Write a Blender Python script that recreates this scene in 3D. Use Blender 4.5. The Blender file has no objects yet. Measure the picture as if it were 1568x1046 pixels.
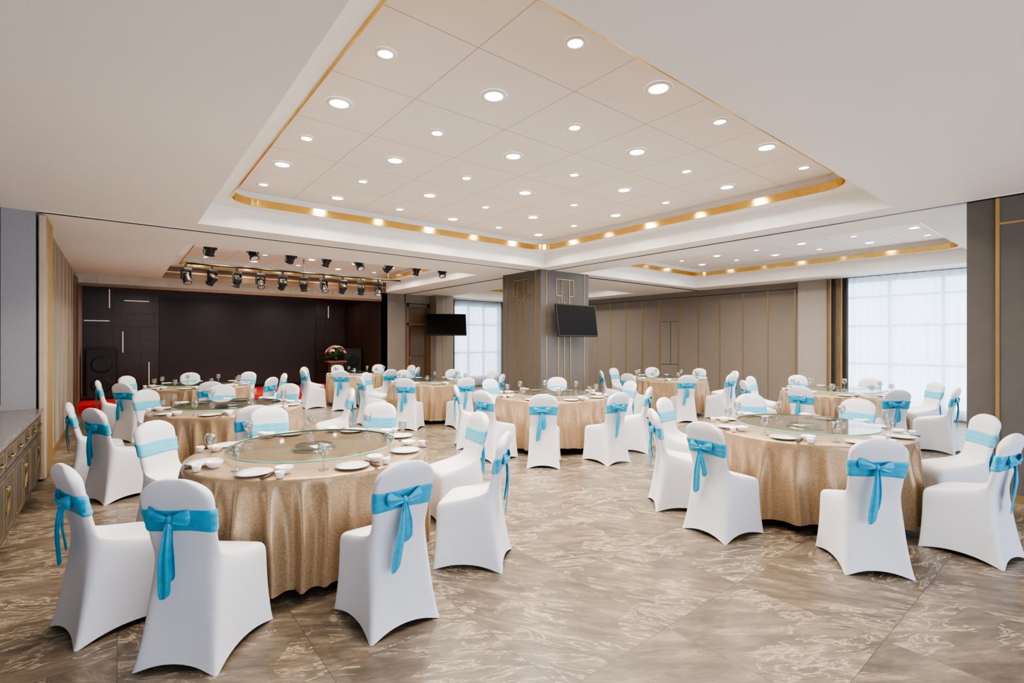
import bpy, math, random
from mathutils import Matrix, Vector
random.seed(7)
sc = bpy.context.scene
pi = math.pi
ZC = 3.07

# ------------------------------------------------------------------ materials
def new_mat(name):
    m = bpy.data.materials.new(name); m.use_nodes = True
    nt = m.node_tree
    return m, nt, nt.nodes['Principled BSDF']

def pm(name, col, rough=0.5, metal=0.0, var=0.06, nscale=6.0, bump=0.0, bscale=200.0, spec=0.5, emit=None, estr=0, sheen=0, coat=0):
    m, nt, b = new_mat(name)
    N = nt.nodes; L = nt.links
    tc = N.new('ShaderNodeTexCoord')
    nz = N.new('ShaderNodeTexNoise'); nz.inputs['Scale'].default_value = nscale; nz.inputs['Detail'].default_value = 3
    L.new(tc.outputs['Object'], nz.inputs['Vector'])
    cr = N.new('ShaderNodeValToRGB')
    cr.color_ramp.elements[0].position = 0.3; cr.color_ramp.elements[1].position = 0.7
    cr.color_ramp.elements[0].color = (*[c*(1-var) for c in col], 1)
    cr.color_ramp.elements[1].color = (*[min(1, c*(1+var)) for c in col], 1)
    L.new(nz.outputs['Fac'], cr.inputs['Fac']); L.new(cr.outputs['Color'], b.inputs['Base Color'])
    b.inputs['Roughness'].default_value = rough; b.inputs['Metallic'].default_value = metal
    b.inputs['Specular IOR Level'].default_value = spec
    if sheen: b.inputs['Sheen Weight'].default_value = sheen
    if coat: b.inputs['Coat Weight'].default_value = coat
    if emit:
        b.inputs['Emission Color'].default_value = (*emit, 1); b.inputs['Emission Strength'].default_value = estr
    if bump:
        n2 = N.new('ShaderNodeTexNoise'); n2.inputs['Scale'].default_value = bscale; n2.inputs['Detail'].default_value = 2
        L.new(tc.outputs['Object'], n2.inputs['Vector'])
        bp = N.new('ShaderNodeBump'); bp.inputs['Strength'].default_value = bump; bp.inputs['Distance'].default_value = 0.01
        L.new(n2.outputs['Fac'], bp.inputs['Height']); L.new(bp.outputs['Normal'], b.inputs['Normal'])
    return m

def mth(nt, op, a, b=None, c=None):
    n = nt.nodes.new('ShaderNodeMath'); n.operation = op
    for i, v in enumerate((a, b, c)):
        if v is None: continue
        if isinstance(v, (int, float)): n.inputs[i].default_value = v
        else: nt.links.new(v, n.inputs[i])
    return n.outputs[0]

def linemask(nt, coord, off, pitch, w):
    v = mth(nt, 'DIVIDE', mth(nt, 'SUBTRACT', coord, off), pitch)
    f = mth(nt, 'FRACT', mth(nt, 'ADD', v, 0.5))
    d = mth(nt, 'ABSOLUTE', mth(nt, 'SUBTRACT', f, 0.5))
    return mth(nt, 'LESS_THAN', d, w/2/pitch)

def mix(nt, fac, c1, c2):
    n = nt.nodes.new('ShaderNodeMixRGB')
    for i, v in enumerate((fac, c1, c2)):
        if isinstance(v, (int, float)): n.inputs[i].default_value = v
        elif isinstance(v, tuple): n.inputs[i].default_value = (*v, 1)
        else: nt.links.new(v, n.inputs[i])
    return n.outputs[0]

def panel_ceiling(name, ox, px, oy, py):
    m, nt, b = new_mat(name); N = nt.nodes; L = nt.links
    tc = N.new('ShaderNodeTexCoord'); s = N.new('ShaderNodeSeparateXYZ'); L.new(tc.outputs['Object'], s.inputs[0])
    k = mth(nt, 'MAXIMUM', linemask(nt, s.outputs[0], ox, px, 0.008), linemask(nt, s.outputs[1], oy, py, 0.008))
    L.new(mix(nt, k, (0.90, 0.83, 0.765), (0.52, 0.45, 0.38)), b.inputs['Base Color'])
    b.inputs['Roughness'].default_value = 0.7
    return m

def floor_mat():
    m, nt, b = new_mat('marble_tile'); N = nt.nodes; L = nt.links
    tc = N.new('ShaderNodeTexCoord'); s = N.new('ShaderNodeSeparateXYZ'); L.new(tc.outputs['Object'], s.inputs[0])
    T = 0.8
    fx = mth(nt, 'FLOOR', mth(nt, 'DIVIDE', s.outputs[0], T)); fy = mth(nt, 'FLOOR', mth(nt, 'DIVIDE', s.outputs[1], T))
    cb = N.new('ShaderNodeCombineXYZ'); L.new(fx, cb.inputs[0]); L.new(fy, cb.inputs[1])
    wn = N.new('ShaderNodeTexWhiteNoise'); wn.noise_dimensions = '2D'; L.new(cb.outputs[0], wn.inputs['Vector'])
    ang = mth(nt, 'ADD', mth(nt, 'MULTIPLY', mth(nt, 'FLOOR', mth(nt, 'MULTIPLY', wn.outputs['Value'], 3.0)), 0.45), 0.1)
    vr = N.new('ShaderNodeVectorRotate'); vr.rotation_type = 'Z_AXIS'
    L.new(tc.outputs['Object'], vr.inputs['Vector']); L.new(ang, vr.inputs['Angle'])
    sc1 = N.new('ShaderNodeVectorMath'); sc1.operation = 'SCALE'; sc1.inputs['Scale'].default_value = 9.0
    L.new(wn.outputs['Color'], sc1.inputs[0])
    ad = N.new('ShaderNodeVectorMath'); L.new(vr.outputs[0], ad.inputs[0]); L.new(sc1.outputs[0], ad.inputs[1])
    mp = N.new('ShaderNodeMapping'); mp.inputs['Scale'].default_value = (1.5, 5.5, 1.0); L.new(ad.outputs[0], mp.inputs['Vector'])
    n1 = N.new('ShaderNodeTexNoise'); n1.inputs['Scale'].default_value = 1.7; n1.inputs['Detail'].default_value = 13; n1.inputs['Roughness'].default_value = 0.74; n1.inputs['Distortion'].default_value = 0.35
    L.new(mp.outputs[0], n1.inputs['Vector'])
    cr = N.new('ShaderNodeValToRGB'); e = cr.color_ramp.elements
    e[0].position = 0.30; e[0].color = (0.050, 0.038, 0.028, 1)
    e[1].position = 0.70; e[1].color = (0.38, 0.30, 0.212, 1)
    x = e.new(0.45); x.color = (0.100, 0.079, 0.058, 1)
    x = e.new(0.56); x.color = (0.170, 0.134, 0.096, 1)
    L.new(n1.outputs['Fac'], cr.inputs['Fac'])
    n2 = N.new('ShaderNodeTexNoise'); n2.inputs['Scale'].default_value = 2.0; n2.inputs['Detail'].default_value = 10; n2.inputs['Roughness'].default_value = 0.66; n2.inputs['Distortion'].default_value = 0.6
    L.new(mp.outputs[0], n2.inputs['Vector'])
    v = mth(nt, 'ABSOLUTE', mth(nt, 'SUBTRACT', n2.outputs['Fac'], 0.5))
    v = mth(nt, 'SUBTRACT', 1.0, mth(nt, 'MULTIPLY', v, 42.0))
    cl = N.new('ShaderNodeClamp'); L.new(v, cl.inputs[0])
    n3 = N.new('ShaderNodeTexNoise'); n3.inputs['Scale'].default_value = 2.0; L.new(ad.outputs[0], n3.inputs['Vector'])
    msk = mth(nt, 'MULTIPLY', cl.outputs[0], mth(nt, 'MULTIPLY', mth(nt, 'GREATER_THAN', n3.outputs['Fac'], 0.48), 0.8))
    n4 = N.new('ShaderNodeTexNoise'); n4.inputs['Scale'].default_value = 0.9; L.new(ad.outputs[0], n4.inputs['Vector'])
    c = mix(nt, mth(nt, 'MULTIPLY', n4.outputs['Fac'], 0.25), cr.outputs['Color'], (0.135, 0.107, 0.079))
    c = mix(nt, msk, c, (0.50, 0.41, 0.295))
    g = mth(nt, 'MAXIMUM', linemask(nt, s.outputs[0], 0, T, 0.0035), linemask(nt, s.outputs[1], 0, T, 0.0035))
    c = mix(nt, g, c, (0.06, 0.047, 0.036))
    L.new(c, b.inputs['Base Color'])
    b.inputs['Roughness'].default_value = 0.32
    b.inputs['Specular IOR Level'].default_value = 0.36
    return m

def cloth_mat():
    m, nt, b = new_mat('champagne_damask'); N = nt.nodes; L = nt.links
    tc = N.new('ShaderNodeTexCoord')
    vo = N.new('ShaderNodeTexVoronoi'); vo.inputs['Scale'].default_value = 70; L.new(tc.outputs['Object'], vo.inputs['Vector'])
    cr = N.new('ShaderNodeValToRGB'); cr.color_ramp.elements[0].position = 0.3; cr.color_ramp.elements[1].position = 0.6
    cr.color_ramp.elements[0].color = (0.44, 0.305, 0.185, 1); cr.color_ramp.elements[1].color = (0.36, 0.245, 0.142, 1)
    L.new(vo.outputs['Distance'], cr.inputs['Fac']); L.new(cr.outputs['Color'], b.inputs['Base Color'])
    b.inputs['Roughness'].default_value = 0.34; b.inputs['Metallic'].default_value = 0.42
    b.inputs['Sheen Weight'].default_value = 0.1
    bp = N.new('ShaderNodeBump'); bp.inputs['Strength'].default_value = 0.15; bp.inputs['Distance'].default_value = 0.003
    L.new(vo.outputs['Distance'], bp.inputs['Height']); L.new(bp.outputs['Normal'], b.inputs['Normal'])
    return m

def glass_mat(name, tint=(0.86, 0.95, 0.92), base=0.05, k=0.6):
    m = bpy.data.materials.new(name); m.use_nodes = True; nt = m.node_tree; N = nt.nodes; L = nt.links
    N.remove(N['Principled BSDF']); out = N['Material Output']
    t = N.new('ShaderNodeBsdfTransparent')
    nz = N.new('ShaderNodeTexNoise'); nz.inputs['Scale'].default_value = 2
    L.new(mix(nt, nz.outputs['Fac'], tint, tuple(c*.98 for c in tint)), t.inputs[0])
    g = N.new('ShaderNodeBsdfGlossy'); g.inputs['Roughness'].default_value = 0.03
    lw = N.new('ShaderNodeLayerWeight'); lw.inputs['Blend'].default_value = 0.5
    f = mth(nt, 'ADD', mth(nt, 'MULTIPLY', mth(nt, 'POWER', lw.outputs['Facing'], 4.0), k), base)
    mx = N.new('ShaderNodeMixShader'); L.new(f, mx.inputs[0]); L.new(t.outputs[0], mx.inputs[1]); L.new(g.outputs[0], mx.inputs[2])
    L.new(mx.outputs[0], out.inputs[0])
    return m

def sheer_mat():
    m = bpy.data.materials.new('sheer_voile'); m.use_nodes = True; nt = m.node_tree; N = nt.nodes; L = nt.links
    N.remove(N['Principled BSDF']); out = N['Material Output']
    t = N.new('ShaderNodeBsdfTransparent'); tr = N.new('ShaderNodeBsdfTranslucent'); tr.inputs[0].default_value = (0.74, 0.84, 0.93, 1)
    d = N.new('ShaderNodeBsdfDiffuse'); d.inputs[0].default_value = (0.85, 0.9, 0.95, 1)
    wv = N.new('ShaderNodeTexNoise'); wv.inputs['Scale'].default_value = 30
    a = N.new('ShaderNodeMixShader'); a.inputs[0].default_value = 0.3; L.new(tr.outputs[0], a.inputs[1]); L.new(d.outputs[0], a.inputs[2])
    b = N.new('ShaderNodeMixShader'); L.new(mth(nt, 'ADD', mth(nt, 'MULTIPLY', wv.outputs['Fac'], 0.06), 0.18), b.inputs[0])
    L.new(a.outputs[0], b.inputs[1]); L.new(t.outputs[0], b.inputs[2]); L.new(b.outputs[0], out.inputs[0])
    return m

def wood_mat(name, c1, c2, rough=0.35, axis=2):
    m, nt, b = new_mat(name); N = nt.nodes; L = nt.links
    tc = N.new('ShaderNodeTexCoord'); mp = N.new('ShaderNodeMapping')
    s = [14, 14, 14]; s[axis] = 1.0; mp.inputs['Scale'].default_value = s
    L.new(tc.outputs['Object'], mp.inputs['Vector'])
    nz = N.new('ShaderNodeTexNoise'); nz.inputs['Scale'].default_value = 1.5; nz.inputs['Detail'].default_value = 6; L.new(mp.outputs[0], nz.inputs['Vector'])
    L.new(mix(nt, nz.outputs['Fac'], c1, c2), b.inputs['Base Color']); b.inputs['Roughness'].default_value = rough
    return m

M = {}
M['ceil'] = pm('ceiling_paint', (0.87, 0.81, 0.75), 0.75, var=0.015, nscale=0.6)
M['white'] = pm('white_plaster', (0.88, 0.85, 0.82), 0.65, var=0.02)
M['wall'] = pm('taupe_wall_fabric', (0.195, 0.168, 0.142), 0.7, var=0.05, nscale=30, bump=0.15, bscale=300)
M['wallg'] = pm('grey_wall_fabric', (0.31, 0.305, 0.325), 0.7, var=0.04, nscale=30, bump=0.15, bscale=300)
M['wallL'] = pm('light_wall', (0.30, 0.27, 0.245), 0.65, var=0.04)
M['pillar'] = pm('pillar_panel', (0.105, 0.093, 0.082), 0.5, var=0.05, nscale=10)
M['gold'] = pm('brushed_brass', (0.76, 0.49, 0.14), 0.16, 1.0, var=0.08, nscale=10)
M['goldp'] = pm('brass_trim', (0.50, 0.34, 0.15), 0.35, 0.85, var=0.06)
M['dark'] = pm('dark_metal', (0.018, 0.018, 0.020), 0.45, 0.3)
M['screen'] = pm('led_screen', (0.020, 0.018, 0.019), 0.6, var=0.03)
M['tvs'] = pm('tv_glass', (0.004, 0.004, 0.005), 0.4, var=0.02, spec=0.12)
M['red'] = pm('red_carpet', (0.50, 0.008, 0.010), 0.9, var=0.12, nscale=80)
M['dwood'] = wood_mat('dark_walnut', (0.017, 0.008, 0.005), (0.042, 0.019, 0.012), 0.4)
M['mwood'] = wood_mat('walnut_trim', (0.10, 0.045, 0.02), (0.18, 0.09, 0.04), 0.35, 0)
M['door'] = wood_mat('door_wood', (0.07, 0.042, 0.024), (0.13, 0.085, 0.05), 0.4)
M['cab'] = wood_mat('cabinet_wood', (0.052, 0.043, 0.036), (0.080, 0.067, 0.056), 0.45)
M['cream'] = pm('cream_panel', (0.48, 0.40, 0.31), 0.6)
M['chair'] = pm('white_spandex', (0.71, 0.715, 0.775), 0.62, var=0.02, nscale=4, bump=0.05, bscale=60, sheen=0.12)
M['sash'] = pm('turquoise_satin', (0.012, 0.35, 0.58), 0.36, var=0.16, nscale=22, bump=0.35, bscale=35, sheen=0.1)
M['sashf'] = pm('turquoise_satin_stretched', (0.12, 0.50, 0.70), 0.38, var=0.06, nscale=22, bump=0.12, bscale=40)
M['cloth'] = cloth_mat()
M['china'] = pm('white_porcelain', (0.88, 0.88, 0.87), 0.15, var=0.01)
M['glass'] = glass_mat('lazy_susan_glass', (0.87, 0.93, 0.91), 0.10, 1.0)
M['wglass'] = glass_mat('clear_glass', (0.84, 0.86, 0.86), 0.18, 0.8)
M['pane'] = glass_mat('window_glass', (0.97, 0.98, 0.98), 0.04, 0.6)
M['gedge'] = pm('green_glass_edge', (0.22, 0.45, 0.38), 0.1, var=0.05)
M['chrome'] = pm('chrome', (0.7, 0.7, 0.7), 0.2, 1.0)
M['stick'] = pm('chopstick_lacquer', (0.05, 0.02, 0.015), 0.3)
M['lamp'] = pm('downlight_lens', (1, 1, 1), 0.5, emit=(1.0, 0.95, 0.86), estr=30)
M['lampd'] = pm('downlight_lens_dim', (1, 1, 1), 0.5, emit=(1.0, 0.94, 0.84), estr=9)
M['strip'] = pm('light_strip', (0.9, 0.85, 0.75), 0.4, emit=(1, 0.85, 0.65), estr=0.12)
M['sheer'] = sheer_mat()
M['curt'] = pm('drape_gold', (0.26, 0.185, 0.095), 0.6, var=0.1)
M['curt2'] = pm('drape_dark', (0.05, 0.045, 0.043), 0.7, var=0.1)
M['frame'] = pm('window_frame', (0.40, 0.52, 0.65), 0.4)
M['granite'] = pm('granite_top', (0.19, 0.18, 0.178), 0.22, var=0.6, nscale=90)
M['floor'] = floor_mat()
M['leaf'] = pm('leaf_green', (0.05, 0.16, 0.04), 0.6, var=0.3, nscale=20)
M['fr'] = pm('petal_red', (0.65, 0.04, 0.07), 0.6); M['fw'] = pm('petal_white', (0.85, 0.8, 0.75), 0.6)
M['fy'] = pm('petal_orange', (0.85, 0.35, 0.08), 0.6); M['fp'] = pm('petal_pink', (0.8, 0.35, 0.42), 0.6)
M['under'] = pm('table_pedestal', (0.03, 0.022, 0.018), 0.6)

# ------------------------------------------------------------------ mesh builder
class MB:
    def __init__(s): s.v = []; s.f = []; s.m = []; s.s = []; s.T = Matrix.Identity(4)
    def av(s, p): s.v.append(tuple(s.T @ Vector(p))); return len(s.v)-1
    def af(s, idx, m=0, sm=False): s.f.append(idx); s.m.append(m); s.s.append(sm)
    def box(s, x0, x1, y0, y1, z0, z1, m=0):
        i = [s.av(p) for p in ((x0,y0,z0),(x1,y0,z0),(x1,y1,z0),(x0,y1,z0),(x0,y0,z1),(x1,y0,z1),(x1,y1,z1),(x0,y1,z1))]
        for q in ((0,3,2,1),(4,5,6,7),(0,1,5,4),(1,2,6,5),(2,3,7,6),(3,0,4,7)): s.af([i[k] for k in q], m)
        return s
    def bbox(s, x0, x1, y0, y1, z0, z1, r, m=0):   # chamfered box
        pts = []
        def ring(z, d): return [s.av(p) for p in ((x0+d+r,y0+d,z),(x1-d-r,y0+d,z),(x1-d,y0+d+r,z),(x1-d,y1-d-r,z),(x1-d-r,y1-d,z),(x0+d+r,y1-d,z),(x0+d,y1-d-r,z),(x0+d,y0+d+r,z))]
        R = [ring(z0, r*.6), ring(z0+r, 0), ring(z1-r, 0), ring(z1, r*.6)]
        for a, b in zip(R, R[1:]):
            for k in range(8): s.af([a[k], a[(k+1)%8], b[(k+1)%8], b[k]], m)
        s.af(R[0][::-1], m); s.af(R[-1], m)
        return s
    def quad(s, pts, m=0, sm=False): s.af([s.av(p) for p in pts], m, sm)
    def loft(s, loops, m=0, sm=True, cap0=False, cap1=False, closed=True):
        R = [[s.av(p) for p in l] for l in loops]
        n = len(R[0])
        for a, b in zip(R, R[1:]):
            for k in range(n if closed else n-1): s.af([a[k], a[(k+1)%n], b[(k+1)%n], b[k]], m, sm)
        if cap0: s.af(R[0][::-1], m, sm)
        if cap1: s.af(R[-1], m, sm)
    def lathe(s, prof, seg=24, m=0, c=(0,0,0), sm=True, caps=True):
        loops = [[(c[0]+max(r,1e-4)*math.cos(2*pi*k/seg), c[1]+max(r,1e-4)*math.sin(2*pi*k/seg), c[2]+z) for k in range(seg)] for r, z in prof]
        s.loft(loops, m, sm, cap0=caps, cap1=caps)
    def tube(s, path, r, seg=8, m=0):
        loops = []
        for i, p in enumerate(path):
            a = Vector(path[max(i-1,0)]); b = Vector(path[min(i+1,len(path)-1)]); d = (b-a).normalized()
            u = d.cross(Vector((0,0,1)));
            if u.length < 0.1: u = d.cross(Vector((0,1,0)))
            u.normalize(); w = d.cross(u)
            rr = r[i] if isinstance(r, (list, tuple)) else r
            loops.append([tuple(Vector(p)+u*rr*math.cos(2*pi*k/seg)+w*rr*math.sin(2*pi*k/seg)) for k in range(seg)])
        s.loft(loops, m, True, True, True)
    def mesh(s, name, mats):
        me = bpy.data.meshes.new(name); me.from_pydata(s.v, [], s.f)
        for k in mats: me.materials.append(M[k])
        me.polygons.foreach_set('material_index', s.m); me.polygons.foreach_set('use_smooth', s.s)
        me.update(); return me
    def obj(s, name, mats, loc=(0,0,0), rz=0, parent=None):
        return place(name, s.mesh(name, mats), loc, rz, parent)

def place(name, me, loc=(0,0,0), rz=0, parent=None):
    o = bpy.data.objects.new(name, me); sc.collection.objects.link(o)
    o.location = loc; o.rotation_euler = (0, 0, rz)
    if parent: o.parent = parent
    return o
def empty(name, loc=(0,0,0), rz=0):
    o = bpy.data.objects.new(name, None); sc.collection.objects.link(o); o.location = loc; o.rotation_euler = (0,0,rz); o.empty_display_size = 0.2
    return o

# ------------------------------------------------------------------ room shell
XL, XR, YB, YS, YW = -0.70, 13.1, -4.5, 17.0, 14.6
b = MB(); b.box(-1.45, 13.3, YB, 17.2, -0.12, 0); b.obj('floor', ['floor'])

trays = {'main': (0.78, 6.62, 1.57, 7.22), 'right': (7.75, 12.35, 1.57, 7.35), 'stage': (0.8, 6.2, 8.9, 13.7), 'rear': (8.4, 12.3, 9.3, 13.9)}
xs = sorted({-1.45, 13.3} | {v for t in trays.values() for v in t[:2]}); ys = sorted({YB, 17.2} | {v for t in trays.values() for v in t[2:]})
b = MB()
for i in range(len(xs)-1):
    for j in range(len(ys)-1):
        cx = (xs[i]+xs[i+1])/2; cy = (ys[j]+ys[j+1])/2
        if any(t[0] < cx < t[1] and t[2] < cy < t[3] for t in trays.values()): continue
        b.quad([(xs[i],ys[j],ZC),(xs[i],ys[j+1],ZC),(xs[i+1],ys[j+1],ZC),(xs[i+1],ys[j],ZC)])
# slab above everything
b.quad([(-1.45,YB,3.75),(-1.45,17.2,3.75),(13.3,17.2,3.75),(13.3,YB,3.75)])
b.obj('ceiling', ['ceil'])

def rrect(x0, x1, y0, y1, r, z, K=8):
    pts = []
    for cx, cy, a0 in ((x1-r, y0+r, -90), (x1-r, y1-r, 0), (x0+r, y1-r, 90), (x0+r, y0+r, 180)):
        for k in range(K+1):
            a = math.radians(a0+90*k/K); pts.append((cx+r*math.cos(a), cy+r*math.sin(a), z))
    return pts
def tray(name, t, w, r, pm_mat, lz=3.34, tz=3.52):
    x0, x1, y0, y1 = t
    b = MB(); K = 8
    cs = [(x1,y0),(x1,y1),(x0,y1),(x0,y0)]
    outer0 = [(cs[k//(K+1)][0], cs[k//(K+1)][1], ZC) for k in range(4*(K+1))]
    outer1 = [(p[0], p[1], lz) for p in outer0]
    a = (x0+w, x1-w, y0+w, y1-w)
    b.loft([outer0, outer1], 0, False)
    b.loft([outer1, rrect(*a, r, lz)], 0, False)
    b.loft([rrect(*a, r, lz), rrect(*a, r, lz-0.014), rrect(a[0]+.014, a[1]-.014, a[2]+.014, a[3]-.014, r-.01, lz-0.014), rrect(a[0]+.014, a[1]-.014, a[2]+.014, a[3]-.014, r-.01, lz+0.082), rrect(*a, r, lz+0.082)], 1, False)
    b.loft([rrect(a[0]-.06, a[1]+.06, a[2]-.06, a[3]+.06, r, lz+0.082), rrect(a[0]-.06, a[1]+.06, a[2]-.06, a[3]+.06, r, tz)], 3, False)
    b.loft([rrect(*a, r, lz+0.082), rrect(a[0]-.06, a[1]+.06, a[2]-.06, a[3]+.06, r, lz+.082)], 0, False)
    f = [b.av(p) for p in rrect(a[0]-.06, a[1]+.06, a[2]-.06, a[3]+.06, r, tz)]
    b.af(f[::-1], 2)
    M['_pc'] = pm_mat
    return b.obj(name, ['white', 'gold', '_pc', 'white'])
tray('ceiling_tray', trays['main'], 0.27, 0.34, panel_ceiling('tray_panels_main', 0.94, 0.9, 1.765, 0.873))
tray('ceiling_tray', trays['right'], 0.27, 0.34, panel_ceiling('tray_panels_right', 8.1, 0.9, 1.765, 0.873))
tray('ceiling_tray', trays['stage'], 0.27, 0.30, panel_ceiling('tray_panels_stage', 1.1, 0.9, 9.2, 0.873))
tray('ceiling_tray', trays['rear'], 0.27, 0.30, panel_ceiling('tray_panels_rear', 8.7, 0.9, 9.6, 0.873))

# operable-partition tracks in the ceiling
b = MB(); b.box(XL, 6.7, 7.66, 7.70, ZC-0.012, ZC-.001, 0); b.box(XL, 6.7, 7.63, 7.655, ZC-0.008, ZC-.001, 1); b.box(XL, 6.7, 7.705, 7.73, ZC-0.008, ZC-.001, 1)
b.box(8.15, 13.1, 7.66, 7.70, ZC-0.012, ZC-.001, 0)
b.obj('trim_1', ['dark', 'white'])
b = MB(); b.box(6.95, 6.99, -4.4, 7.4, ZC-0.012, ZC-.001, 0); b.box(6.92, 6.945, -4.4, 7.4, ZC-0.008, ZC-.001, 1); b.box(6.995, 7.02, -4.4, 7.4, ZC-.008, ZC-.001, 1)
b.box(6.95, 6.99, 8.66, 14.0, ZC-0.012, ZC-.001, 0)
b.obj('trim_2', ['dark', 'white'])

# left side
b = MB(); b.box(-1.45, -1.31, YB, 7.7, 0, ZC)
for k in range(12): b.box(-1.31, -1.305, -4+k*.98, -3.99+k*.98, 0, ZC, 1)
b.obj('wall_left', ['wallg', 'goldp'])
b = MB(); b.box(-1.45, -0.72, 7.7, 8.0, 0, ZC)
b.box(-1.0, -0.995, 7.696, 7.7, 0.9, ZC, 1)
b.obj('wall_left_return', ['wallg', 'dark'])
b = MB()
for k in range(5):
    b.bbox(-0.70, -0.64, 7.74+k*.14, 7.86+k*.14, 0.02, ZC-.02, .01, 0)
    b.box(-0.66, -0.632, 7.862+k*.14, 7.878+k*.14, 0.02, ZC-.02, 1)
b.obj('folding_partition', ['cream', 'goldp'])
b = MB(); b.box(-1.45, XL-.005, 8.0, 17.2, 0, ZC)
for k in range(7): b.box(XL-.005, XL+.003, 8.9+k*.75, 8.92+k*.75, 0.1, ZC, 1)
b.box(XL, XL+.05, 13.4, 14.05, 0, 2.95, 2)
b.obj('wall_left_rear', ['wallL', 'goldp', 'mwood'])
b = MB(); b.box(XL-.005, XL+.015, 8.45, 13.4, 0, .1); b.obj('baseboard_left', ['goldp'])

# stage alcove
b = MB(); b.box(-0.7, 6.35, YS, YS+.2, 0, ZC)
random.seed(3)
def blocks(x0, x1, y, z0, z1):
    z = z0
    r = 0
    while z < z1-.05:
        x = x0 - (0.3 if r % 2 else 0); h = min(.36, z1-z)
        while x < x1:
            a = max(x, x0)+.006; c = min(x+.6, x1)-.006
            if c-a > .05: b.box(a, c, y-.012-.012*random.random(), y, z+.006, z+h-.006)
            x += .6
        z += .36; r += 1
blocks(-.7, .93, YS, .2, 3.05); blocks(5.2, 6.2, YS, .2, 3.05)
b.obj('wall_stage', ['dwood'])
b = MB()
b.box(6.2, 6.4, 14.0, 17.0, 0, ZC, 0)
for k in range(4): b.box(6.185, 6.2, 14.1+k*.72, 14.1+k*.72+.70, .2, 3.03, 0)
b.obj('wall_stage_side', ['dwood'])
b = MB()
def st(x0, x1, z0, z1): b.box(x0, x1, YS-.045, YS-.02, z0, z1)
st(-.17,-.15,2.5,3.0); st(.15,.69,2.70,2.72); st(-.68,-.16,2.14,2.16); st(.11,.13,1.3,1.87); st(.68,.70,.4,1.03)
st(5.6,5.62,2.4,2.8)
b.obj('wall_light_strips', ['strip'])
b = MB(); b.box(.93, 5.17, YS-.08, YS-.03, .25, 2.88, 1); b.box(.97, 5.13, YS-.085, YS-.07, .29, 2.84, 0)
b.obj('led_video_wall', ['screen', 'dark'])
b = MB(); b.box(-.68, 6.18, 14.5, 16.96, 0, .18, 0); b.box(-.68, 6.18, 14.48, 14.5, 0, .18, 0)
b.obj('stage_platform', ['red', 'dwood', 'goldp'])
b = MB(); b.box(-.7, 6.2, 13.98, 14.15, 2.86, ZC-.002, 0); b.box(-.7, 6.2, 13.96, 14.17, 2.80, 2.86, 1)
for k in range(12): b.box(-.3+k*.56, -.29+k*.56, 13.972, 13.98, 2.86, ZC-.002, 2)
b.obj('trim_3', ['cream', 'mwood', 'goldp'])
b = MB(); b.box(.8, 6.2, 13.66, 13.698, ZC-.02, 3.32, 1); b.box(.8, 6.2, 13.65, 13.665, 3.18, 3.21, 2)
b.obj('trim_4', ['cream', 'mwood', 'goldp'])

# back wall (rear), with door and window
WX0, WX1 = 9.15, 11.15
b = MB()
b.box(6.4, WX0, YW, YW+.2, 0, ZC); b.box(WX1, 13.3, YW, YW+.2, 0, ZC); b.box(WX0, WX1, YW, YW+.2, 2.9, ZC); b.box(WX0, WX1, YW, YW+.2, 0, .3)
b.box(6.2, 7.0, 14.0, 14.02, 0, ZC); b.box(6.97, 7.86, 14.0, 14.1, 2.8, ZC)
for x in (6.42, 6.8, 8.5, 8.95, 11.9, 12.5): b.box(x, x+.015, YW-.008, YW, 0, ZC, 1)
b.obj('wall_back', ['wall', 'goldp'])
b = MB()
dx0, dx1, dy = 7.04, 7.81, 14.0
b.box(dx0, dx1, dy+.05, dy+.1, 0, 2.75, 0)
for x0, x1 in ((dx0-.03, dx0+.06), (dx1-.06, dx1+.03)): b.box(x0, x1, dy-.03, dy+.05, 0, 2.78, 1)
b.box(dx0, dx1, dy-.03, dy+.05, 2.68, 2.78, 1); b.box(dx0, dx1, dy-.03, dy+.05, 2.1, 2.18, 1)
b.bbox(dx0+.12, dx1-.12, dy+.03, dy+.05, 1.15, 1.98, .01, 0); b.bbox(dx0+.12, dx1-.12, dy+.03, dy+.05, .15, 1.0, .01, 0)
b.tube([(dx0+.12, dy, .95), (dx0+.12, dy, 1.15)], .012, 8, 2)
b.obj('door_1', ['door', 'mwood', 'goldp'])

def windowY(name, x0, x1, y, z0, z1, n):
    b = MB()
    for k in range(n+1):
        x = x0+(x1-x0)*k/n; b.box(x-.03, x+.03, y, y+.06, z0, z1)
    for z in (z0+.03, 1.2, 2.2, z1-.03): b.box(x0, x1, y+.002, y+.058, z-.025, z+.025)
    b.quad([(x0,y+.03,z0),(x1,y+.03,z0),(x1,y+.03,z1),(x0,y+.03,z1)], 1)
    b.obj(name, ['frame', 'pane'])
windowY('window_1', WX0, WX1, YW+.08, .3, 2.9, 3)
def curtain(name, mat, x0, x1, y, z0, z1, amp, per, axis='x', alt=None):
    b = MB(); n = max(8, int((x1-x0)/per*10)); loops = []
    for z in (z0, (z0+z1)/2, z1):
        k2 = 1.0 if z < z1 else .8
        row = []
        for i in range(n+1):
            s = x0+(x1-x0)*i/n; o = amp*k2*math.sin(2*pi*s/per+.6*math.sin(s*5))
            row.append((s, y+o, z) if axis == 'x' else (y+o, s, z))
        loops.append(row)
    b.loft(loops, 0, True, closed=False)
    if alt:
        for i, fc in enumerate(b.f): b.m[i] = 1 if ((i % n)//10) % 2 else 0
        return b.obj(name, [mat, alt])
    return b.obj(name, [mat])
curtain('sheer_curtain', 'sheer', WX0-.05, WX1+.0, YW-.1, .03, ZC-.03, .03, .14)
curtain('drape_curtain', 'curt2', WX1, WX1+.35, YW-.12, .03, ZC-.03, .04, .1, alt='curt')
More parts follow.
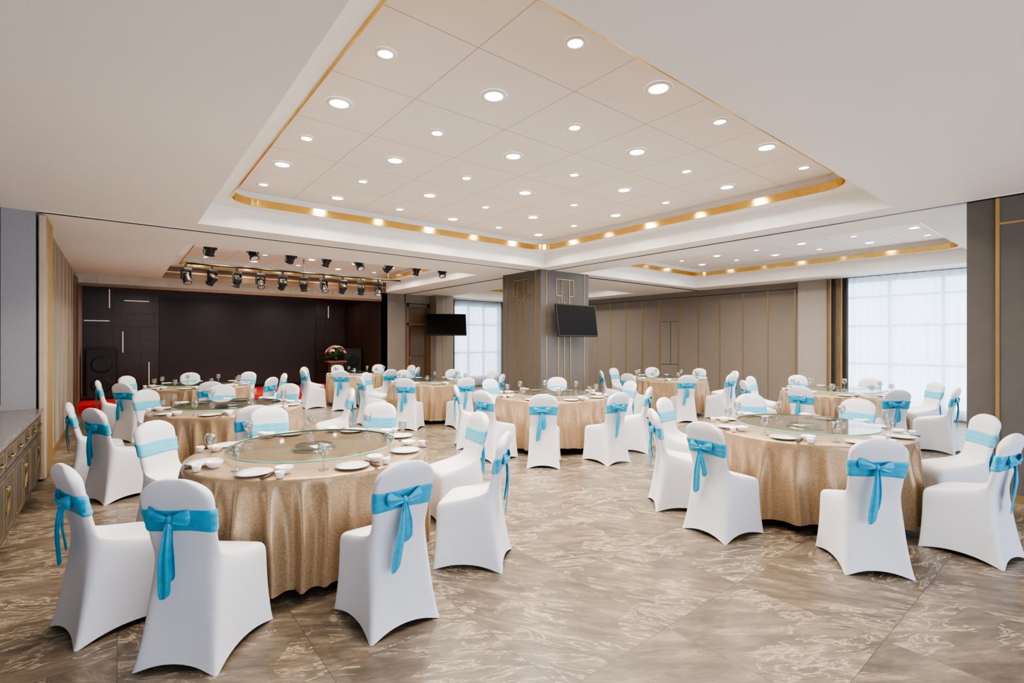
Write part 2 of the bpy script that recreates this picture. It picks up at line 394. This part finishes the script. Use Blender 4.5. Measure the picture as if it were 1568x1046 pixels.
curtain('drape_curtain', 'curt2', WX0-.3, WX0-.05, YW-.12, .03, ZC-.03, .04, .1)

WY1 = 4.1
b = MB(); b.box(XR, XR+.2, WY1, 17.2, 0, ZC); b.box(XR, XR+.2, YB, WY1, 2.98, ZC); b.box(XR, XR+.2, YB, WY1, 0, .15); b.box(XR, XR+.2, YB, -2.2, 0, ZC)
y = 5.08
while y < 14.4:
    b.box(XR-.012, XR, y, y+.02, 0.08, 2.9, 1); y += .65
b.box(XR-.006, XR, 5.0, 14.6, 2.9, 2.915, 2)
for z in (2.2, .9): b.box(XR-.004, XR, 8.35, 8.94, z, z+.012, 2)
b.box(XR-.004, XR, 8.6, 8.612, .9, 2.2, 2)
b.box(XR-.12, XR, 4.35, 4.98, 0, ZC, 3)
b.obj('wall_right', ['wall', 'goldp', 'dark', 'wallL'])
b = MB(); b.box(XR-.02, XR, 4.98, 14.5, 0, .08); b.obj('baseboard_right', ['goldp'])
b = MB()
for k in range(8):
    y = -2.2+6.3*k/7; b.box(XR+.06, XR+.12, y-.03, y+.03, .15, 2.98)
for z in (.18, 1.1, 1.95, 2.6, 2.95): b.box(XR+.062, XR+.118, -2.2, WY1, z-.025, z+.025)
b.quad([(XR+.09,-2.2,.15),(XR+.09,WY1,.15),(XR+.09,WY1,2.98),(XR+.09,-2.2,2.98)], 1)
b.obj('window_2', ['frame', 'pane'])
curtain('sheer_curtain', 'sheer', -2.2, 3.98, XR-.1, .03, ZC-.03, .03, .15, 'y')
curtain('drape_curtain', 'curt2', 3.9, 4.34, XR-.17, .03, ZC-.02, .05, .11, 'y', alt='curt')

b = MB(); b.box(6.97, 7.2, YB, 1.03, 0, ZC-.015, 0)
b.box(6.955, 6.97, YB, .80, 0, ZC-.02, 0); b.box(6.945, 6.957, .78, .81, 0, ZC-.02, 1)
b.box(6.95, 6.957, YB, .80, 2.78, 2.80, 1); b.box(6.945, 6.957, -.5, -.47, 0, ZC-.02, 1)
b.obj('wall_partition', ['pillar', 'goldp'])
b = MB(); b.box(6.94, 6.955, YB, .78, 0, .08); b.obj('baseboard_partition', ['goldp'])
b = MB()
for x0, x1 in ((-1.45, -1.1), (2.8, 3.0), (6.7, 7.4), (12.9, 13.3)): b.box(x0, x1, YB-.2, YB, 0, ZC)
b.box(-1.45, 13.3, YB-.2, YB, 3.0, ZC+.2)
b.obj('wall_front', ['wallL'])

# pillar
px0, px1, py0, py1 = 6.7, 8.12, 7.4, 8.66
b = MB(); b.box(px0, px1, py0, py1, 0, ZC)
b.box(px0-.01, px1+.01, py0-.01, py1+.01, 0, .1, 1)
d = .01; g = .016
def fy(x0, x1, z0, z1): b.box(x0, x1, py0-d, py0, z0, z1, 1)
def fx(y0, y1, z0, z1): b.box(px0-d, px0, y0, y1, z0, z1, 1)
for x in (px0+.14, px1-.14-g): fy(x, x+g, .1, ZC)
for x in (px0+.48, px0+.66, px0+.84): fy(x, x+g, .1, 2.45)
for x0, x1, z0, z1 in ((.42,.60,2.55,2.566),(.42,.436,2.55,2.9),(.42,.95,2.9,2.916),(.584,.6,2.35,2.9),(.80,.816,2.35,2.9),(.934,.95,2.55,2.9),(.80,.95,2.55,2.566)): fy(px0+x0, px0+x1, z0, z1)
for y in (py0+.14, py1-.16): fx(y, y+g, .1, ZC)
for y in (py0+.45, py0+.63, py0+.80): fx(y, y+g, .1, 2.45)
for x0, x1, z0, z1 in ((.38,.54,2.55,2.566),(.38,.396,2.55,2.9),(.38,.88,2.9,2.916),(.524,.54,2.35,2.9),(.72,.736,2.35,2.9),(.864,.88,2.55,2.9),(.72,.88,2.55,2.566)): fx(py0+x0, py0+x1, z0, z1)
b.obj('pillar', ['pillar', 'goldp'])
b = MB(); b.box(7.86, 8.5, 13.6, 14.58, 0, ZC); b.box(8.1, 8.116, 13.592, 13.6, 0, ZC, 1); b.obj('pillar', ['wall', 'goldp'])

# TVs
def tv(loc, rz, tilt, w=1.2, h=.69):
    e = empty('television', loc, rz)
    T = Matrix.Rotation(tilt, 4, 'X')
    b = MB(); b.T = T
    b.bbox(-w/2, w/2, -.03, .03, -h/2, h/2, .008, 0); b.box(-w/2+.02, w/2-.02, -.034, -.029, -h/2+.03, h/2-.02, 1)
    b.box(-.2, .2, .03, .07, -.15, .15, 0)
    b.obj('screen_body', ['dark', 'tvs'], parent=e)
    b = MB(); b.box(-.04, .04, .05, .26, -.04, .04); b.box(-.12, .12, .24, .27, -.15, .15); b.obj('wall_bracket', ['dark'], parent=e)
tv((7.46, 7.125, 2.03), 0, math.radians(-8), 1.16, .67)
tv((7.95, 13.15, 2.12), math.radians(-28), math.radians(-22), 1.25, .72)

# ------------------------------------------------------------------ downlights
def dl_mesh(name, lens, r):
    b = MB()
    b.lathe([(r*1.45, 0), (r*1.45, -.008), (r*1.05, -.012), (r, -.004)], 24, 0, caps=False)
    b.lathe([(r, -.006), (.001, -.006)], 24, 1, sm=False, caps=False)
    return b.mesh(name, ['white', lens])
mB = dl_mesh('downlight_bright', 'lamp', .068); mD = dl_mesh('downlight_dim', 'lampd', .048)
def downlight(x, y, z, bright, P):
    o = place('recessed_downlight', mB if bright else mD, (x, y, z-.001))
    L = bpy.data.lights.new('spot', 'SPOT'); L.energy = P; L.color = (1.0, .89, .76); L.spot_size = math.radians(165); L.spot_blend = 1.0
    L.shadow_soft_size = .06
    lo = bpy.data.objects.new('bulb', L); sc.collection.objects.link(lo); lo.parent = o; lo.location = (0, 0, -.03)
for i in range(6):
    for j in range(6):
        e = (i+j) % 2 == 0
        downlight(1.39+.9*i, 2.2+.873*j, 3.52, e, 66 if e else 33)
for i in range(4):
    for j in range(6):
        e = (i+j) % 2 == 0
        downlight(8.55+.9*i+.1, 2.2+.873*j, 3.52, e, 56 if e else 27)
for i in range(5):
    for j in range(4):
        e = (i+j) % 2 == 0
        downlight(1.55+i, 9.7+1.1*j, 3.52, e, 78 if e else 34)
for i in range(3):
    for j in range(3):
        downlight(9.2+1.15*i, 10.3+1.3*j, 3.52, (i+j) % 2 == 0, 64)
for x, y in ((2.2, 16.0), (3.9, 16.0), (.5,16.0), (5.5,16.0)): downlight(x, y, ZC, False, 34)

# ------------------------------------------------------------------ stage lights
def stage_light_mesh(tilt):
    b = MB(); S0 = Matrix.Scale(.82, 4); b.T = S0
    b.box(-.02, .02, -.02, .02, .0, .10, 0)
    b.bbox(-.11, .11, -.07, .07, -.07, 0, .012, 0)
    b.box(-.115, -.095, -.04, .04, -.27, -.06, 0); b.box(.095, .115, -.04, .04, -.27, -.06, 0)
    b.T = S0 @ Matrix.Translation((0, 0, -.25)) @ Matrix.Rotation(tilt, 4, 'X')
    b.lathe([(.04, .13), (.075, .12), (.09, .06), (.09, -.04), (.08, -.1), (.095, -.11), (.095, -.14), (.075, -.14)], 20, 0)
    b.lathe([(.074, -.142), (.001, -.146)], 20, 1, caps=False)
    return b.mesh('stage_light', ['dark', 'chrome'])
sl = [stage_light_mesh(math.radians(a)) for a in (25, -30, 50)]
for k in range(8): place('stage_light', sl[k % 3], (1.2+.63*k, 9.45, 3.34), random.uniform(-.5, .5))
for k in range(10): place('stage_light', sl[(k+1) % 3], (1.1+.46*k, 12.0, 3.10), random.uniform(-.6, .6))
for y, z in ((9.45, 3.445), (12.0, 3.205)):
    b = MB(); b.tube([(1.1, y, z), (5.85, y, z)], .02, 10, 0)
    for x in (1.4, 3.4, 5.5): b.box(x-.01, x+.01, y-.01, y+.01, z, 3.515, 0)
    b.obj('lighting_bar', ['dark'])

def speaker(loc, rz, h=1.25):
    b = MB(); b.bbox(-.3, .3, -.22, .25, 0, h, .02, 0); b.box(-.27, .27, -.232, -.22, .05, h-.05, 1)
    for z, r in ((h*.28, .2), (h*.68, .2)):
        b.T = Matrix.Translation((0, -.232, z)) @ Matrix.Rotation(pi/2, 4, 'X')
        b.lathe([(r, 0), (r, .01), (r*.85, .012), (r*.4, .002), (.001, .006)], 24, 0)
        b.T = Matrix.Identity(4)
    b.obj('loudspeaker', ['dark', 'screen'], loc, rz)
speaker((-.3, 15.9, .181), 0); speaker((5.85, 15.6, .181), 0, 1.2)

e = empty('lectern', (5.15, 14.9, .181))
b = MB(); b.bbox(-.24, .24, -.18, .18, 0, .06, .01); b.bbox(-.19, .19, -.13, .13, .06, .78, .01); b.bbox(-.27, .27, -.2, .2, .78, .84, .01); b.box(-.1, .1, -.137, -.13, .3, .6, 1)
b.obj('podium', ['mwood', 'goldp'], parent=e)
b = MB(); random.seed(5)
b.lathe([(.05, 0), (.09, .03), (.08, .09), (.06, .12)], 16, 4)
for k in range(70):
    a = random.uniform(0, 2*pi); ph = random.uniform(0, 1.35); R = .27
    p = Vector((R*math.sin(ph)*math.cos(a)*1.1, R*math.sin(ph)*math.sin(a), .16+R*math.cos(ph)))
    r = random.uniform(.03, .055); m = random.choice((0,1,1,2,3))
    b.T = Matrix.Translation(p) @ Matrix.Rotation(a, 4, 'Z') @ Matrix.Rotation(ph, 4, 'Y')
    for q in range(5):
        t = 2*pi*q/5
        b.loft([[(0,0,-.01)]*3 , [(r*.6*math.cos(t+s), r*.6*math.sin(t+s), .01) for s in (-.5,0,.5)], [(r*math.cos(t+s), r*math.sin(t+s), .02) for s in (-.4,0,.4)]], m, True, closed=False)
    b.lathe([(r*.45, 0), (r*.5, r*.5), (.001, r*.7)], 8, m)
    b.T = Matrix.Identity(4)
for k in range(40):
    a = random.uniform(0, 2*pi); ph = random.uniform(.4, 1.7); R = .27
    b.T = Matrix.Translation((0, 0, .12)) @ Matrix.Rotation(a, 4, 'Z') @ Matrix.Rotation(ph, 4, 'Y')
    b.loft([[(-.003,0,.05),(.003,0,.05)], [(-.003,-.03,R*.7),(.003,.03,R*.7)], [(-.003,-.02,R),(.003,.02,R)], [(0,0,R+.06),(0,0,R+.06)]], 5, True, closed=False)
b.T = Matrix.Identity(4)
b.obj('flower_arrangement', ['fr', 'fw', 'fy', 'fp', 'dwood', 'leaf'], (5.15, 14.9, 1.022))

# ------------------------------------------------------------------ sideboard cabinet
e = empty('sideboard_cabinet', (0, 0, 0))
b = MB(); b.box(-1.28, -.69, 1.2, 7.68, .08, .80, 0); b.box(-1.28, -.74, 1.2, 7.68, 0, .08, 1)
b.obj('carcass', ['cab', 'dark'], parent=e)
b = MB(); b.bbox(-1.295, -.65, 1.18, 7.685, .80, .84, .006); b.box(-1.295, -1.27, 1.18, 7.685, .84, .92); b.obj('countertop', ['granite'], parent=e)
b = MB()
n = 14; w = (7.66-1.2)/n
for k in range(n):
    y0 = 1.2+k*w+.006; y1 = y0+w-.012
    b.bbox(-.69, -.668, y0, y1, .60, .785, .004, 0)
    b.bbox(-.69, -.668, y0, y1, .09, .588, .004, 0)
    for a0, a1, z0, z1 in ((y0+.04,y1-.04,.13,.134),(y0+.04,y1-.04,.545,.549),(y0+.04,y0+.044,.13,.549),(y1-.044,y1-.04,.13,.549)): b.box(-.668, -.664, a0, a1, z0, z1, 1)
    for a0, a1, z0, z1 in ((y0+.04,y1-.04,.625,.629),(y0+.04,y1-.04,.755,.759),(y0+.04,y0+.044,.625,.759),(y1-.044,y1-.04,.625,.759)): b.box(-.668, -.664, a0, a1, z0, z1, 1)
    ym = (y0+y1)/2
    b.tube([(-.668, ym-.06, .69), (-.645, ym-.06, .69), (-.645, ym+.06, .69), (-.668, ym+.06, .69)], .006, 8, 1)
    yh = y1-.025 if k % 2 == 0 else y0+.025
    b.tube([(-.668, yh, .28), (-.645, yh, .28), (-.645, yh, .48), (-.668, yh, .48)], .006, 8, 1)
b.obj('doors_and_drawers', ['cab', 'goldp'], parent=e)

# ------------------------------------------------------------------ chair
def lerp(a, b, t): return a+(b-a)*t
def cloop(hf, hb, yf, yb, zf, zb, r, pinch=0, lift=0, infl=0, pf=None):
    hf += infl; hb += infl; yf -= infl; yb += infl
    A = (hf+hb)/2; B = (yb-yf)/2; cy = (yf+yb)/2; r = min(r, B*.96, A*.96)
    pts = []
    def add(x, y, px, py, s):
        t = (y+B)/(2*B); wd = lerp(hf, hb, t)/A
        q = (1-abs(s)**2.2) if s is not None else 0
        x2 = x*wd - px*pinch*q; y2 = y - py*(pinch if pf is None or py > 0 else pf)*q
        pts.append((x2, cy+y2, lerp(zf, zb, t) + lift*q))
    def side(p0, p1, nx, ny):
        for k in range(1, 6):
            t = k/6; add(lerp(p0[0], p1[0], t), lerp(p0[1], p1[1], t), nx, ny, 2*t-1)
    def corner(cx, cy_, a0):
        for k in range(4):
            a = math.radians(a0+30*k); add(cx+r*math.cos(a), cy_+r*math.sin(a), 0, 0, None)
    corner(A-r, -B+r, -90); side((A, -B+r), (A, B-r), 1, 0)
    corner(A-r, B-r, 0); side((A-r, B), (-A+r, B), 0, 1)
    corner(-A+r, B-r, 90); side((-A, B-r), (-A, -B+r), -1, 0)
    corner(-A+r, -B+r, 180); side((-A+r, -B), (A-r, -B), 0, -1)
    return pts
S = [ # hf hb yf yb zf zb r pinch lift
 (.226,.215,-.238,.265,0,0,.018,.024,.038),
 (.221,.208,-.233,.254,.035,.035,.022,.020,.028),
 (.212,.196,-.228,.232,.15,.15,.03,.012,.008),
 (.206,.188,-.225,.212,.28,.28,.038,.006,0),
 (.208,.182,-.225,.198,.39,.40,.045,.0,0),
 (.208,.178,-.222,.192,.43,.46,.05,0,0),
 (.198,.176,-.208,.192,.455,.50,.05,0,0),
 (.175,.174,-.17,.194,.466,.53,.05,0,0),
 (.165,.173,-.02,.198,.468,.56,.045,0,0),
 (.160,.172,.085,.204,.478,.59,.04,0,0),
 (.162,.172,.132,.212,.52,.63,.034,0,0),
 (.166,.173,.158,.222,.60,.68,.03,0,0),
 (.174,.177,.180,.238,.70,.75,.028,0,0),
 (.182,.184,.203,.258,.80,.82,.027,0,0)]
BK_b = [(s[5], s[3], s[1]) for s in S[5:]]; BK_f = [(s[4], s[2], s[0]) for s in S[9:]]
def itp(tab, z, i):
    for a, c in zip(tab, tab[1:]):
        if z <= c[0]:
            t = max(0, (z-a[0])/(c[0]-a[0])); return lerp(a[i], c[i], t)
    return tab[-1][i]
def chair_mesh(name, var):
    rnd = random.Random(var)
    b = MB(); loops = []
    for s in S: loops.append(cloop(*s[:9]))
    W = .184; z0 = .82; H = .122
    for q in (.3, .52, .7, .84, .93, .98):
        w = W*math.sqrt(1-q**2.3)
        th = .027*(1-q**5)+.006
        yc = .2305+.03*q
        loops.append(cloop(w, w, yc-th, yc+th, z0+H*q-.008*(1-q), z0+H*q, .027))
    b.loft(loops, 0, True, cap1=True)
    z1, z2 = .672, .785
    bl = []
    for k, (z, inf) in enumerate(((z1, -.001), (z1+.003, .005), (.692, .0065), (.704, .0035), (.720, .007), (.742, .0035), (.760, .0065), (z2-.003, .005), (z2, -.001))):
        zf = z
        bl.append([(p[0], p[1], p[2]+.004*math.sin(p[0]*20+k+var)) for p in cloop(itp(BK_f, z, 2)+.002, itp(BK_b, z, 2)+.002, itp(BK_f, z, 1), itp(BK_b, z, 1), zf, z, .026, infl=inf)])
    n0 = len(b.f); b.loft(bl, 1, True)
    for i in range(n0, len(b.f)):
        c = [b.v[k] for k in b.f[i]]
        if sum(p[1] for p in c)/4 < (itp(BK_f, .73, 1)+itp(BK_b, .73, 1))/2: b.m[i] = 2
    # bow: folded ribbon loops, knot and tails
    zk = .738+rnd.uniform(-.01, .01); yk = itp(BK_b, .73, 1)+.022; xk = rnd.uniform(-.02, .02)
    for sgn in (-1, 1):
        ang = rnd.uniform(.10, .38); Lb = rnd.uniform(.10, .125)
        N2 = 17
        ls = []
        for k in range(N2):
            u = k/(N2-1); ph = u*2*pi
            out = (1-math.cos(ph))/2
            dy = .018*math.sin(ph)
            hw = lerp(.009, .036, min(1, out*1.25))
            x = xk+sgn*Lb*out; z = zk+math.tan(ang)*Lb*out*(1-.4*out)
            fold = .006*math.sin(out*6)
            row = []
            for q in range(7):
                v = q/6*2-1
                row.append((x-sgn*.012*abs(v)**2*out, yk+.004+dy+.004*math.cos(v*pi*1.5)*(1 if dy >= 0 else -1)+fold*abs(v), z+hw*v))
            ls.append(row)
        b.loft(ls, 1, True, closed=False)
    b.T = Matrix.Translation((xk, yk+.008, zk)) @ Matrix.Scale(1.2, 4, (0, 0, 1))
    b.lathe([(.004, -.018), (.014, -.013), (.018, 0), (.014, .013), (.004, .018)], 12, 1)
    b.T = Matrix.Identity(4)
    for sgn, Lt, dx in ((1, rnd.uniform(.33, .38), rnd.uniform(.01, .06)), (-1, rnd.uniform(.20, .34), rnd.uniform(-.02, .04))):
        ls = []
        for k in range(11):
            t = k/10; w = lerp(.009, .030, min(1, t*1.7)); x = xk+dx*t+sgn*.006; z = zk-.01-Lt*t; yy = yk+.004+.010*math.sin(t*4)+(.005 if sgn > 0 else -.005)
            row = []
            for q in range(7):
                v = q/6*2-1
                zz = z - (.020*(v+1) if k == 10 else 0)
                row.append((x+w*v, yy+.007*math.cos(v*pi*1.6+sgn)*(1-.4*t), zz))
            row2 = [(p[0], p[1]-.002, p[2]) for p in reversed(row)]
            ls.append(row+row2)
        b.loft(ls, 1, True, True, True)
    return b.mesh(name, ['chair', 'sash', 'sashf'])
CH = [chair_mesh('chair_mesh', k) for k in range(4)]
def subd(me, lv=1):
    o = bpy.data.objects.new('tmp', me); sc.collection.objects.link(o)
    md = o.modifiers.new('s', 'SUBSURF'); md.levels = lv; md.render_levels = lv
    dg = bpy.context.evaluated_depsgraph_get(); me2 = bpy.data.meshes.new_from_object(o.evaluated_get(dg))
    bpy.data.objects.remove(o); return me2
CH = [subd(m) for m in CH]
cnt = [0]
def chair(tx, ty, deg, r=1.22, tw=0):
    a = math.radians(deg); cnt[0] += 1
    place('banquet_chair', CH[cnt[0] % 4], (tx+r*math.cos(a), ty+r*math.sin(a), 0), a-pi/2+math.radians(tw))

# ------------------------------------------------------------------ table + ware
RT = .862
def cloth_mesh(ph):
    b = MB(); n = 360; loops = []
    prof = [(.02, .760), (.5, .760), (RT-.06, .760), (RT-.018, .758), (RT-.005, .753), (RT, .742)]
    def F(t):
        u = 29*t+1.7*math.sin(3*t+ph)+.9*math.sin(7*t+2*ph)
        s = .5+.5*math.cos(u)
        return (s**2.0)*(.62+.38*math.sin(5*t+ph))
    for r, z in prof: loops.append([(r*math.cos(2*pi*k/n), r*math.sin(2*pi*k/n), z) for k in range(n)])
    for i in range(1, 15):
        t = (i/14)**1.15; row = []
        for k in range(n):
            a = 2*pi*k/n; f = F(a+.02*math.sin(3*t+a*5)); am = .10*min(1, t*2.0)**.8
            r = RT-.022*min(1, t*3)+am*f
            z = .742-(.742-.09)*t+t*.018*math.sin(4*a+ph)
            row.append((r*math.cos(a), r*math.sin(a), z))
        loops.append(row)
    b.loft(loops, 0, True, cap0=True)
    return b.mesh('tablecloth', ['cloth'])
clothM = [cloth_mesh(k*2.0) for k in range(3)]
b = MB(); b.lathe([(.50, 0), (.50, .03), (.12, .06), (.07, .12), (.06, .60), (.12, .70), (.78, .72), (.78, .745)], 40, 0)
pedM = b.mesh('pedestal', ['under'])
b = MB(); b.lathe([(.16, 0), (.16, .008), (.10, .012), (.10, .026), (.14, .030), (.14, .034)], 32, 0); hubM = b.mesh('turntable_hub', ['chrome'])
b = MB(); RG = .61
b.lathe([(.001, .012), (RG-.002, .012)], 72, 0, sm=False, caps=False)
b.lathe([(RG-.010, .0), (RG-.002, .0), (RG, .003), (RG, .009), (RG-.002, .012), (RG-.005, .0125)], 72, 1, caps=False); glM = b.mesh('turntable_glass', ['glass', 'gedge'])

def ware(n, seed):
    rnd = random.Random(seed)
    P = MB(); G = MB()
    for k in range(n):
        a = 2*pi*k/n+rnd.uniform(-.05, .05)
        R = Matrix.Rotation(a, 4, 'Z')
        P.T = R @ Matrix.Translation((.738, .0, 0))
        P.lathe([(.04, 0), (.06, .002), (.110, .014), (.113, .017), (.065, .007), (.001, .006)], 28, 0)
        P.T = R @ Matrix.Translation((.70, .18, 0))
        P.lathe([(.022, 0), (.03, .006), (.05, .03), (.056, .046), (.053, .046), (.028, .01), (.001, .008)], 22, 0)
        P.T = R @ Matrix.Translation((.80, .215, 0))
        P.lathe([(.014, 0), (.02, .004), (.028, .03), (.03, .042), (.027, .042), (.018, .008), (.001, .006)], 18, 0)
        P.T = R
        P.tube([(.66, .122, .012), (.86, .125, .008)], [.004, .0055], 6, 1); P.tube([(.66, .131, .012), (.86, .139, .008)], [.004, .0055], 6, 1)
        P.lathe([(.010, 0), (.012, .006), (.008, .010)], 8, 0, c=(.68, .127, 0))
        G.T = R @ Matrix.Translation((.675, -.165, 0))
        G.lathe([(.033, 0), (.033, .003), (.006, .008), (.004, .07), (.012, .082), (.034, .11), (.037, .14), (.031, .175), (.029, .175), (.034, .14), (.03, .112), (.001, .09)], 20, 0)
    return P.mesh('dinnerware', ['china', 'stick']), G.mesh('glasses', ['wglass'])
W8 = [ware(8, s) for s in range(3)]
tcount = [0]
def table(x, y, angs, rot=22, tw=None, rr=1.22):
    k = tcount[0]; tcount[0] += 1
    e = empty('banquet_table', (x, y, 0), k*.8)
    place('tablecloth', clothM[k % 3], parent=e); place('pedestal', pedM, parent=e)
    t = empty('lazy_susan', (x, y, .761)); place('hub', hubM, parent=t); place('glass_disc', glM, (0,0,.034), parent=t)
    P, G = W8[k % 3]
    place('dinnerware_set', P, (x, y, .761), math.radians(rot)); place('wine_glasses', G, (x, y, .761), math.radians(rot))
    for i, a in enumerate(angs):
        rs = rr[i] if isinstance(rr, (list, tuple)) else rr+random.uniform(0, .05)
        chair(x, y, a, rs, random.uniform(-4, 4))
random.seed(11)
T = [45*k for k in range(8)]
table(1.20, 3.96, [-88, -132, -166, 131, 90, 47, -6, -48], 0, rr=[1.22, 1.22, 1.22, 1.22, 1.22, 1.28, 1.22, 1.27])
table(5.22, 1.94, [171, -143, -97, -51, 0, 44, 97, 140], 8, rr=[1.22, 1.24, 1.21, 1.24, 1.24, 1.22, 1.22, 1.22])
table(5.30, 5.60, [-138, -98, -58, -15, 43, 95, 149, -172])
table(1.11, 7.15, [-90, -150, 178, 122, 85, 48, -12])
table(1.21, 10.96, [-90, -140, 180, 135, 90, 45, 0, -45])
table(4.95, 12.4, [a+5 for a in T])
table(5.13, 9.05, [a-4 for a in T])
table(9.75, 6.50, [a+3 for a in T])
table(9.40, 2.97, [a-1 for a in T])

# ------------------------------------------------------------------ world + camera
w = bpy.data.worlds.new('daylight'); sc.world = w; w.use_nodes = True
bg = w.node_tree.nodes['Background']; bg.inputs[0].default_value = (0.76, 0.86, 1.0, 1); bg.inputs[1].default_value = 3.3

cam = bpy.data.cameras.new('camera'); cam.lens = 752/1568*36; cam.sensor_width = 36; cam.clip_end = 100
co = bpy.data.objects.new('camera', cam); sc.collection.objects.link(co)
co.location = (0, 0, 1.6); co.rotation_euler = (pi/2, 0, math.radians(-38.8))
sc.camera = co
try:
    sc.view_settings.view_transform = 'AgX'; sc.view_settings.look = 'AgX - Medium High Contrast'; sc.view_settings.exposure = 0.98
except Exception as ex: print(ex)
